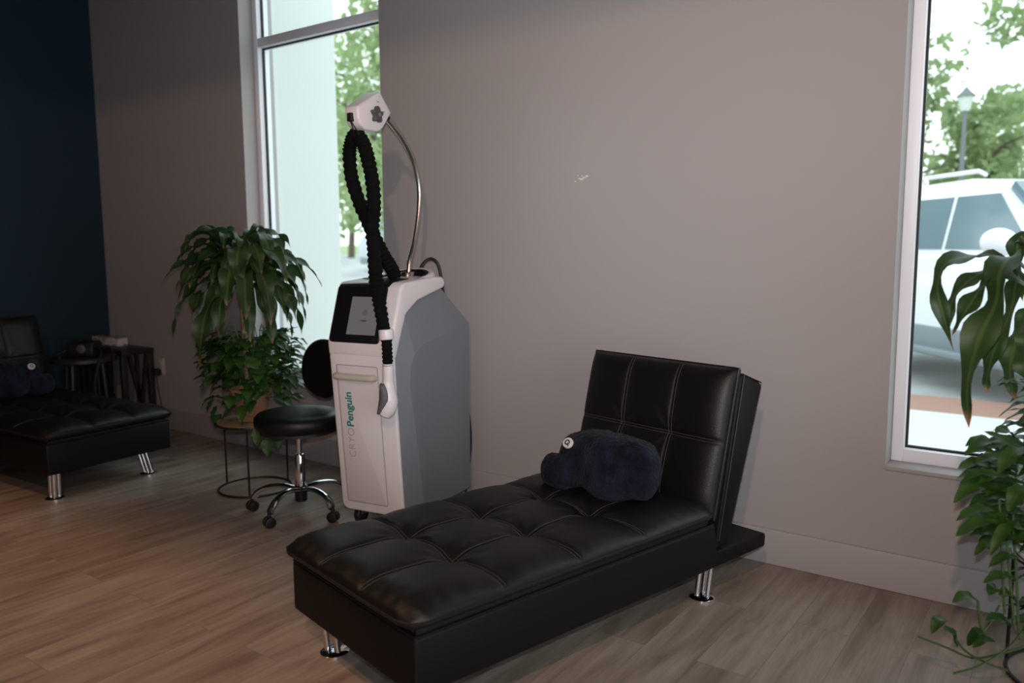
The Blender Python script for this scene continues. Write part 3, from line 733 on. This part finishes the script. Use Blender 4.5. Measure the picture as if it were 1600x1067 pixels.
def plant_stand(label, loc, rz, group):
    t = thing('plant_stand', label, 'plant stand', loc, rz, group)
    G().tube([(.19*math.cos(2*PI*k/56), .19*math.sin(2*PI*k/56), .0065) for k in range(56)], .006, 8, True).build('floor_ring', M['bmetal'], t)
    G().tube([(.19*math.cos(2*PI*k/56), .19*math.sin(2*PI*k/56), .372) for k in range(56)], .0065, 8, True).build('top_ring', M['bmetal'], t)
    G().lathe([(.181, .366), (.184, .370), (.184, .380), (.181, .382)], 48).build('top_board', M['woodtop'], t)
    for k in range(3):
        a = R(185+120*k); c, s = .19*math.cos(a), .19*math.sin(a)
        G().tube([(c, s, .006), (c, s, .372)], .0055, 8).build('leg', M['bmetal'], t)
    return t
def potted(label, loc, trunk_top, extra):
    t = thing('potted_dracaena', label, 'potted plant', loc)
    G().lathe([(.070, 0), (.076, .004), (.098, .145), (.108, .147), (.110, .176), (.100, .178), (.094, .150), (.02, .150)], 40).build('pot', M['terracotta'], t)
    G().lathe([(.092, .146), (.092, .156), (.01, .162)], 30).build('soil', M['soil'], t)
    g = G(); pts = spline([(0, 0, .14), (.004, -.004, .30), (-.006, 0, .48), trunk_top], 9)
    g.tube(pts, lambda s: .031*(1+.05*math.sin(s*70)), 18); g.build('trunk', M['bark'], t)
    return t
ST_L = (-3.655, -.560, 0)
plant_stand('black wire plant stand with tan wooden top, left of the rolling stool', ST_L, R(10), None)
pl = potted('potted dracaena with pothos in terracotta pot on stand by left window', (ST_L[0], ST_L[1], .382), (-.012, .004, .66), None)
random.seed(21); g = G(); crown = Vector((-.012, .004, .70))
# crown base at z ~1.08; leaves spring from the upper trunk and arch over
for i in range(62):
    az = 2.399*i + random.uniform(-.25, .25); tier = i/61
    el = R(8+62*tier) + random.uniform(-.12, .12)
    base = crown + Vector((random.uniform(-.012, .012), random.uniform(-.012, .012), .02+.15*tier))
    L_ = random.uniform(.42, .60)*(1-.22*tier)
    arch_leaf(g, base, az, el, L_, random.uniform(.48, .85), random.uniform(.062, .090), i)
# side shoot on the left
sc2 = Vector((-.10, -.02, .86))
for i in range(16):
    az = 2.399*i+1; el = R(random.uniform(5, 65))
    arch_leaf(g, sc2 + Vector((0, 0, .004*i)), az, el, random.uniform(.24, .40), random.uniform(.32, .5), random.uniform(.045, .062), 100+i)
for az, el, L_, dr_ in ((R(200), R(18), .50, .28), (R(215), R(30), .52, .34), (R(188), R(40), .54, .36), (R(35), R(34), .50, .42), (R(20), R(45), .46, .5)):
    arch_leaf(g, crown + Vector((0, 0, .10)), az, el, L_, dr_, .055, int(az*50))
g.build('dracaena_foliage', M['dracaena'], pl, angle=180)
G().tube(spline([(0, 0, .62), (-.05, -.01, .74), (-.10, -.02, .90)], 6), .012, 10).build('side_shoot', M['bark'], pl)
def heart(g, base, d, length, width, seed, droop=.5):
    d = Vector(d).normalized(); e = (d + Vector((0, 0, -droop))).normalized()
    leaf(g, [Vector(base), Vector(base)+d*length*.5, Vector(base)+d*length*.5+e*length*.5], width, (0, 0, 1), .22, .06, 'heart', seed, 10)
def pothos_bush(parent, cen, rad, zlo, zhi, n, seed):
    rr = random.Random(seed); g = G(); gs = G()
    for i in range(n):
        az = rr.uniform(0, 2*PI); q = rr.uniform(0, 1)**.7; zz = zlo + (zhi-zlo)*q
        rmax = rad*math.sqrt(max(.1, 1-abs((zz-(zlo+zhi)*.52)/((zhi-zlo)*.62))**2.2)); r_ = rmax*rr.uniform(.45, 1.0)
        b = Vector((cen[0]+math.cos(az)*r_, cen[1]+math.sin(az)*r_, zz))
        el = rr.uniform(-.5, .55)
        d = (math.cos(az+rr.uniform(-.7, .7)), math.sin(az+rr.uniform(-.7, .7)), el)
        heart(g, b, d, rr.uniform(.075, .125), rr.uniform(.055, .085), i+seed, rr.uniform(.3, 1.1))
        if i % 3 == 0:
            gs.tube(spline([(cen[0]+.03*math.cos(az), cen[1]+.03*math.sin(az), .155), (cen[0]+math.cos(az)*r_*.6, cen[1]+math.sin(az)*r_*.6, max(zz, .2)+.05), b], 5), .0022, 5)
    f = g.build('pothos_foliage', M['pothos'], parent, angle=180); gs.build('pothos_stems', M['stem'], f)
pothos_bush(pl, (.0, .02), .255, .07, .47, 250, 5)
g = G()
for i, (x, y, z, dx, dy, dz) in enumerate(((.21, -.12, .0, .2, -.3, -1), (.25, -.04, -.03, .4, -.2, -1), (.24, -.09, -.06, .1, -.1, -1), (-.17, -.10, .07, -.4, -.2, -1), (-.19, -.08, .02, -.3, .0, -1), (-.15, -.13, .12, -.5, -.3, -1))):
    heart(g, (x, y, z), (dx, dy, dz), .09, .06, i, .2)
g.build('trailing_leaves', M['pothos'], pl, angle=180)

# right-hand plant, mostly beyond the frame
def ray(x, y): return fw + r2*((x-800)/F_PX) - u2*((y-533.5)/F_PX)
def at(x, y, depth): return CAM + ray(x, y)*depth
ST_R = (.048, -.375, 0)
plant_stand('black wire plant stand at the right edge, below the right window', ST_R, R(-12), None)
pr = potted('tall potted dracaena with climbing pothos at the right edge before the window', (ST_R[0], ST_R[1], .382), (.0, .0, .78), None)
PR = Vector((ST_R[0], ST_R[1], .382))
def q(x, y, d): return at(x, y, d) - PR
g = G(); 
LV = [  # hanging strap leaves: outline paths given by sight line and distance
 ([(1612, 440, 2.46), (1562, 403, 2.42), (1520, 400, 2.38), (1478, 412, 2.35), (1465, 448, 2.33), (1474, 492, 2.32), (1490, 548, 2.32)], .050),
 ([(1612, 446, 2.44), (1560, 418, 2.38), (1515, 438, 2.34), (1487, 472, 2.32), (1484, 512, 2.31)], .046),
 ([(1612, 450, 2.42), (1566, 425, 2.34), (1536, 448, 2.30), (1508, 488, 2.28), (1488, 524, 2.27)], .050),
 ([(1615, 432, 2.40), (1585, 400, 2.32), (1563, 425, 2.27), (1556, 475, 2.24), (1530, 530, 2.23), (1512, 600, 2.22), (1514, 668, 2.22)], .080),
 ([(1615, 455, 2.46), (1590, 440, 2.42), (1580, 485, 2.39), (1556, 540, 2.38), (1543, 585, 2.38), (1543, 613, 2.38)], .050),
 ([(1620, 470, 2.48), (1606, 495, 2.46), (1588, 535, 2.45), (1578, 580, 2.45), (1586, 624, 2.45)], .066),
 ([(1618, 430, 2.5), (1598, 372, 2.5), (1590, 385, 2.52), (1592, 430, 2.54), (1598, 470, 2.55)], .05),
 ([(1622, 480, 2.36), (1612, 520, 2.33), (1602, 560, 2.32), (1606, 600, 2.32)], .06)]
for i, (pts, wd) in enumerate(LV):
    leaf(g, [q(*p) for p in pts], wd, (-.5, -.8, .35), .22, .32, 'strap', 300+i, 26)
rr = random.Random(4)
for i in range(26):
    az = rr.uniform(-1.9, 1.6); el = R(rr.uniform(5, 70))
    arch_leaf(g, Vector((.0, .0, .82+.006*i)), az, el, rr.uniform(.40, .52), rr.uniform(.32, .5), rr.uniform(.06, .08), 400+i)
g.build('dracaena_foliage', M['dracaena'], pr, angle=180)
g = G(); gs = G()
PL_ = [((1562, 690), (1508, 712), 2.32, .05), ((1590, 690), (1555, 676), 2.38, .06), ((1552, 732), (1497, 733), 2.30, .055), ((1556, 738), (1490, 786), 2.28, .06), ((1575, 750), (1508, 772), 2.32, .06),
  ((1560, 776), (1512, 800), 2.35, .05), ((1558, 798), (1494, 814), 2.30, .05), ((1560, 815), (1493, 838), 2.27, .055), ((1556, 850), (1522, 868), 2.30, .035), ((1585, 815), (1547, 868), 2.26, .045),
  ((1592, 872), (1545, 886), 2.28, .04), ((1590, 905), (1536, 911), 2.28, .045), ((1528, 938), (1488, 942), 2.30, .045), ((1562, 925), (1545, 930), 2.32, .05), ((1590, 945), (1560, 930), 2.30, .055), ((1478, 968), (1455, 990), 2.34, .045),
  ((1496, 1010), (1475, 985), 2.34, .05), ((1512, 1008), (1538, 990), 2.30, .045), ((1582, 980), (1540, 970), 2.30, .05), ((1555, 1003), (1520, 1012), 2.30, .04), ((1600, 700), (1560, 740), 2.2, .06), ((1606, 760), (1575, 800), 2.2, .06), ((1608, 720), (1585, 690), 2.35, .06)]
for i, (b, e, d, wd) in enumerate(PL_):
    B_ = q(*b, d); E_ = q(*e, d-.03); mid = (B_+E_)/2 + Vector((0, 0, .018))
    leaf(g, [B_, mid, E_], wd*.80, (0, -.5, 1), .25, .08, 'lance', 500+i, 12)
rr = random.Random(11)
for i in range(330):
    az = rr.uniform(-PI, PI) if i % 3 else rr.gauss(PI, .7); z = rr.uniform(-.22, .52); r_ = rr.uniform(.03, .21) if z > .06 else rr.uniform(.02, .12)
    b = Vector((.02+math.cos(az)*r_, math.sin(az)*r_ - (.05 if z < .2 else 0), z)); ln = rr.uniform(.09, .135)
    d = Vector((math.cos(az), math.sin(az), rr.uniform(-.1, .35))).normalized(); e = (d+Vector((0, 0, -rr.uniform(.5, 1.0)))).normalized()
    leaf(g, [b, b+d*ln*.5, b+d*ln*.5+e*ln*.5], rr.uniform(.036, .052), (0, 0, 1), .22, .06, 'lance', 600+i, 10)
for i in range(75):
    x, y, d_ = rr.uniform(1556, 1612), rr.uniform(688, 862), rr.uniform(2.22, 2.46)
    b = q(x, y, d_); ln = rr.uniform(.08, .12); d = Vector((-.8+rr.uniform(-.3, .5), rr.uniform(-.6, .4), rr.uniform(-.1, .3))).normalized(); e = (d+Vector((0, 0, -rr.uniform(.3, .9)))).normalized()
    leaf(g, [b, b+d*ln*.5, b+d*ln*.5+e*ln*.5], rr.uniform(.034, .05), (0, -.3, 1), .22, .06, 'lance', 900+i, 10)
f = g.build('pothos_foliage', M['pothos'], pr, angle=180)
for pts in ([(1592, 700, 2.36), (1583, 800, 2.33), (1588, 900, 2.3), (1592, 1000, 2.28)], [(1575, 740, 2.32), (1572, 820, 2.3), (1578, 900, 2.28), (1585, 985, 2.27)], [(1560, 760, 2.3), (1565, 860, 2.28), (1570, 960, 2.27)],
            [(1528, 938, 2.3), (1530, 965, 2.3), (1535, 985, 2.3), (1548, 972, 2.3), (1562, 945, 2.3)], [(1600, 1010, 2.25), (1560, 1022, 2.27), (1520, 1028, 2.3), (1480, 1012, 2.34), (1434, 994, 2.38)],
            [(1575, 1048, 2.25), (1540, 1035, 2.27), (1510, 1018, 2.3), (1490, 995, 2.33)], [(1598, 985, 2.25), (1575, 1012, 2.26), (1530, 1040, 2.26), (1490, 1052, 2.27)]):
    gs.tube(spline([q(*p) for p in pts], 7), .0036, 6)
gs.build('pothos_stems', M['stem'], f)

# ------------------------------------------------------------------ far left corner: table, round table, device, box, outlet
t = thing('console_table', 'dark wooden console table with slanted slats in the far left corner', 'table', (-5.83, -.14, 0))
G().box((-.31, -.12, .555), (.31, .12, .59)).build('table_top', M['dwood'], t, bevel=.004)
for sx in (-.285, .285):
    for sy in (-.10, .10): G().box((sx-.018, sy-.02, 0), (sx+.018, sy+.02, .556)).build('leg', M['dwood'], t, bevel=.003)
    g = G()
    for y0, y1 in ((.075, .0), (0, -.0)): g.prism([(y0-.012, .555), (y0+.012, .555), (y1+.012-.0, .02), (y1-.012, .02)], sx-.012, sx+.012, 0)
    g.prism([(-.07, .555), (-.045, .555), (.06, .02), (.035, .02)], sx-.012, sx+.012, 0)
    g.build('side_slats', M['dwood'], t, smooth=False)
G().box((-.285, -.09, .06), (.285, .09, .085)).build('shelf', M['dwood'], t, bevel=.003)
t = thing('round_side_table', 'small dark round side table in front of the console table', 'table', (-5.62, -.475, 0))
G().lathe([(.01, .535), (.20, .535), (.208, .542), (.208, .562), (.200, .570), (.01, .570)], 48).build('table_top', M['dwood'], t)
for k in range(4):
    a = R(30+90*k); g = G(); g.tube([(.17*math.cos(a), .17*math.sin(a), 0), (.13*math.cos(a), .13*math.sin(a), .538)], .016, 12); g.build('leg', M['dwood'], t)
t = thing('tabletop_device', 'black device with looping cables on the small round side table', 'device', (-5.62, -.465, .5705), R(35))
G().prism([(-.075, 0), (.075, 0), (.082, .05), (.060, .105), (-.055, .110), (-.082, .06)], -.095, .095, 0).build('housing', M['blackm'], t, bevel=.018)
G().lathe([(.03, -.004), (.03, .006), (.022, .010)], 20, (.02, -.083, .06), Matrix.Rotation(R(90), 4, 'X')).build('dial', M['knob'], t)
g = G(); g.tube(spline([(.08, -.02, .06), (.13, -.06, .05), (.16, -.10, .02), (.16, -.15, -.06), (.14, -.165, -.18), (.15, -.16, -.32)], 7), .010, 8)
g.tube(spline([(.09, .02, .07), (.15, .03, .055), (.19, .0, .018), (.215, -.04, -.05), (.22, -.06, -.25)], 7), .009, 8)
g.tube(spline([(-.085, -.02, .06), (-.13, -.06, .03), (-.15, -.12, .012), (-.09, -.155, .012)], 7), .009, 8)
g.build('cable', M['blackm'], t)
t = thing('small_box', 'pale printed box lying on the console table by the corner', 'box', (-5.98, -.10, .59), R(4))
G().box((-.165, -.04, 0), (.165, .04, .058)).build('carton', M['card'], t, bevel=.003)
t = thing('wall_outlet', 'ivory wall outlet plate on the grey wall right of the console table', 'outlet', (-5.462, 0, .455))
pt = G().prism([(-.036, -.06), (.036, -.06), (.036, .06), (-.036, .06)], -.006, .0, 1).build('cover_plate', M['outlet'], t, bevel=.003)
for z in (.022, -.022): G().prism([(-.016, z-.014), (.016, z-.014), (.016, z+.014), (-.016, z+.014)], -.0085, -.003, 1).build('socket', M['outlet'], pt, bevel=.003)
t = thing('plug_charger', 'black plug charger with thin cord in the wall outlet', 'charger', (-5.472, -.0085, .415))
G().box((-.026, -.045, -.024), (.02, -.001, .024)).build('plug_body', M['blackm'], t, bevel=.005)
G().tube(spline([(-.0, -.03, -.022), (.004, -.028, -.12), (.02, -.02, -.24), (.015, -.03, -.36), (-.03, -.05, -.408)], 7), .003, 6).build('cord', M['blackm'], t)

# ------------------------------------------------------------------ outside
GZ = -.15
def ground(nm, a, b, z, mt, th=.05):
    return struct(G().box((a[0], a[1], z-th), (b[0], b[1], z)).build(nm, mt, smooth=False))
ground('sidewalk', (-14, .25), (14, 4.0), -.05, M['concrete'], .2)
ground('paver_strip', (-14, 4.0), (14, 4.75), -.05, M['brick'], .2)
ground('parking_lot', (-90, 4.75), (50, 11), GZ, M['asphalt'])
def slope(nm, y0, z0, y1, z1, mt): return struct(G().prism([(y0, z0), (y1, z1), (y1, z1-.3), (y0, z0-.3)], -90, 50, 0).build(nm, mt, smooth=False))
slope('grass_bank', 11, GZ, 13, .25, M['grass']); slope('street', 13, .25, 24, .95, M['asphalt']); slope('far_lawn', 24, .95, 70, 1.5, M['grass'])
struct(G().box((-4.75, WT, -.05), (-4.44, .83, 4.2)).build('exterior_pier', M['render'], smooth=False))

def suv(label, loc, rz, body, name='suv', scale=1.0):
    t = thing(name, label, 'car', loc, rz); t.scale = (scale,)*3
    # x forward, y: near side at 0, far side at 1.95
    low = [(-2.45, .42), (-2.40, .34), (2.30, .34), (2.42, .45), (2.45, .80), (2.35, 1.02), (1.35, 1.17), (1.25, 1.19), (-2.25, 1.19), (-2.45, 1.0)]
    bo = G().prism(low, .02, 1.93, 1).build('car_body', body, t, bevel=.09, seg=4)
    g = G(); a = [(1.22, 1.17), (.35, 1.80), (-.1, 1.88), (-1.9, 1.86), (-2.28, 1.17)]; n = len(a)
    ins = [.05, .24, .26, .26, .05]
    vs = [(x, i_, z) for (x, z), i_ in zip(a, ins)] + [(x, 1.95-i_, z) for (x, z), i_ in zip(a, ins)]
    g.add(vs, [tuple(range(n)), tuple(range(n, 2*n))[::-1]] + [(i, (i+1)%n, n+(i+1)%n, n+i) for i in range(n)])
    g.build('cabin', body, t, bevel=.05, seg=3)
    def sidew(x0, x1, x2, x3, nm='side_window'):
        for sgn in (0, 1):
            f = lambda x, z, o: (x, (.05+(z-1.17)/.66*.20-o) if not sgn else 1.95-(.05+(z-1.17)/.66*.20-o), z)
            q4 = [(x0, 1.24), (x1, 1.24), (x2, 1.72), (x3, 1.72)]
            vs = [f(x, z, .012) for x, z in q4] + [f(x, z, -.02) for x, z in q4]
            G().add(vs, [(0, 1, 2, 3), (7, 6, 5, 4)] + [(i, (i+1)%4, 4+(i+1)%4, 4+i) for i in range(4)]).build(nm, M['carglass'], t, smooth=False)
    sidew(-.10, .98, .40, -.16); sidew(-1.15, -.16, -.22, -1.15); sidew(-2.05, -1.22, -1.22, -1.85)
    vs = [(1.17, .20, 1.22), (1.17, 1.75, 1.22), (.42, 1.66, 1.77), (.42, .29, 1.77)]; off = Vector((.04, 0, .05))
    G().add([Vector(v)+off for v in vs]+[Vector(v)-off for v in vs], [(0, 1, 2, 3), (7, 6, 5, 4)] + [(i, (i+1)%4, 4+(i+1)%4, 4+i) for i in range(4)]).build('windshield', M['carglass'], t, smooth=False)
    G().box((-2.3, -.005, .30), (2.25, .06, .52)).build('cladding', M['cardark'], t, bevel=.02)
    G().box((-1.0, -.08, .26), (1.0, .05, .33)).build('running_board', M['cardark'], t, bevel=.02)
    for yy in (.28, 1.67): G().tube([(-1.8, yy, 1.90), (-1.75, yy, 1.94), (.0, yy, 1.94), (.1, yy, 1.90)], .02, 8).build('roof_rail', body, t)
    for sgn, yy in ((-1, -.12), (1, 2.07)):
        vs = []; mm = Matrix.Translation((.86, yy, 1.30)) @ Matrix.Diagonal((.11, .15, .115, 1))
        g = G().lathe([(math.sin(PI*k/10)*1.0+.001, -math.cos(PI*k/10)) for k in range(11)], 20, (0, 0, 0), mm); mi = g.build('wing_mirror', body, t)
    for xx in (-1.5, 1.5):
        for yy, sgn in ((.10, -1), (1.85, 1)):
            mm = Matrix.Translation((xx, yy, .37)) @ Matrix.Rotation(R(90), 4, 'X')
            wh = G().lathe([(.20, -.12), (.34, -.12), (.37, -.08), (.37, .08), (.34, .12), (.20, .12)], 32, (0, 0, 0), mm).build('wheel', M['tyre'], t)
            G().lathe([(.05, -.125), (.21, -.11), (.23, -.12), (.23, .12), (.21, .11), (.05, .125)], 20, (0, 0, 0), mm).build('rim', M['alloy'], wh)
    for yy in (.35, 1.6): G().box((2.34, yy-.22, .78), (2.44, yy+.22, .95)).build('headlight', M['lampglass'], t, bevel=.02)
    return t
# parked close outside the right window, nose towards the building
fx, fy = .66, -.75
suv('white suv parked close outside the right window', (-.96-.36*fx, 5.55-.36*fy, -.10), math.atan2(fy, fx), M['carwhite'], scale=1.09)
suv('distant silver suv seen through the left window', (-18.2, 16.0, .42), R(-8), M['silver'])
suv('distant red car at right side of the left window view', (-14.2, 18.2, .56), R(-8), M['red'], 'car', .9)
t = thing('street_lamp', 'dark lantern street lamp among trees outside the right window', 'street lamp', (-1.83, 11.9, .02))
t.scale = (.72, .72, 1)
zt = 3.60
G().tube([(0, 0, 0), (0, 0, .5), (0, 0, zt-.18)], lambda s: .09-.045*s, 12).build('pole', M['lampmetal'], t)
G().lathe([(.09, zt-.19), (.10, zt-.17), (.165, zt+.03), (.16, zt+.035)], 8).build('lantern_glass', M['lampglass'], t)
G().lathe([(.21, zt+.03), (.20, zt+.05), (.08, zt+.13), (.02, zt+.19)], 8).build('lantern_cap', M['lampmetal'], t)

def tree(label, loc, h, rad, seed, nleaf=2600, ls=.22, low=.25):
    rr = random.Random(seed); t = thing('tree', label, 'tree', loc, 0, 'trees outside the windows')
    g = G(); g.tube(spline([(0, 0, 0), (.1, .05, h*.3), (-.05, 0, h*.75)], 6), lambda s: .16-.11*s, 10)
    for k in range(7):
        a = 2.4*k; z0 = h*(.28+.06*k); g.tube(spline([(0, 0, z0), (math.cos(a)*rad*.4, math.sin(a)*rad*.4, z0+h*.10), (math.cos(a)*rad*.8, math.sin(a)*rad*.8, z0+h*.14)], 5), lambda s: .06-.045*s, 6)
    g.build('tree_trunk', M['trunk'], t)
    blobs = []
    for k in range(20):
        a = rr.uniform(0, 2*PI); z = h*rr.uniform(low, .93); rmax = rad*(1-.55*abs(z/h-.5)*1.5); r_ = rmax*rr.uniform(.2, .85)
        blobs.append((Vector((math.cos(a)*r_, math.sin(a)*r_, z)), rad*rr.uniform(.28, .46)))
    g = G()
    for i in range(nleaf):
        c, br = rr.choice(blobs); d = Vector((rr.gauss(0, 1), rr.gauss(0, 1), rr.gauss(0, .75))); d = d.normalized()*br*rr.uniform(.5, 1.05)
        p = c+d; u_ = Vector((rr.gauss(0, 1), rr.gauss(0, 1), rr.gauss(0, 1))).normalized(); v_ = u_.orthogonal().normalized(); s = ls*rr.uniform(.6, 1.2)
        b = len(g.v); g.v += [tuple(p-u_*s*.5), tuple(p+v_*s*.28), tuple(p+u_*s*.5), tuple(p-v_*s*.28)]; g.f.append((b, b+1, b+2, b+3))
        for k_, uvv in enumerate(((.5, 0), (.9, .5), (.5, .9), (.1, .5))): g.uv[b+k_] = uvv
    g.build('tree_crown', M['tree'], t, smooth=False)
    return t
k = 0
for x, y, z, h, rad, lab in ((-4.1, 16.6, .5, 5.9, 1.75, 'leafy tree left of the street lamp outside the right window'), (-2.2, 18.4, .6, 4.2, 1.2, 'low leafy tree right behind the street lamp outside the right window'), (-.2, 14.6, .3, 9.5, 1.75, 'tall leafy tree at the right edge of the right window view'), (-2.6, 25, 1, 4.6, 2.4, 'leafy tree far behind the street lamp, outside the right window'), (-7.2, 25, 1, 6.0, 2.4, 'leafy tree far behind the white suv, outside the right window'),
        (-13.5, 10.6, -.15, 8.6, 2.3, 'big leafy tree nearest the pier outside the left window'), (-20.5, 25, 1, 9.5, 3.4, 'tall leafy tree filling the left window beyond the parked cars'), (-27.0, 22, .8, 9.5, 3.2, 'tall leafy tree at the far left of the left window view'), (-22, 33, 1.1, 11.5, 4.2, 'distant leafy tree across the street in the left window')):
    k += 1; tree(lab, (x, y, z), h, rad, 50+k, 3400 if k > 5 else 2600, .26, .12 if k <= 5 else .24)
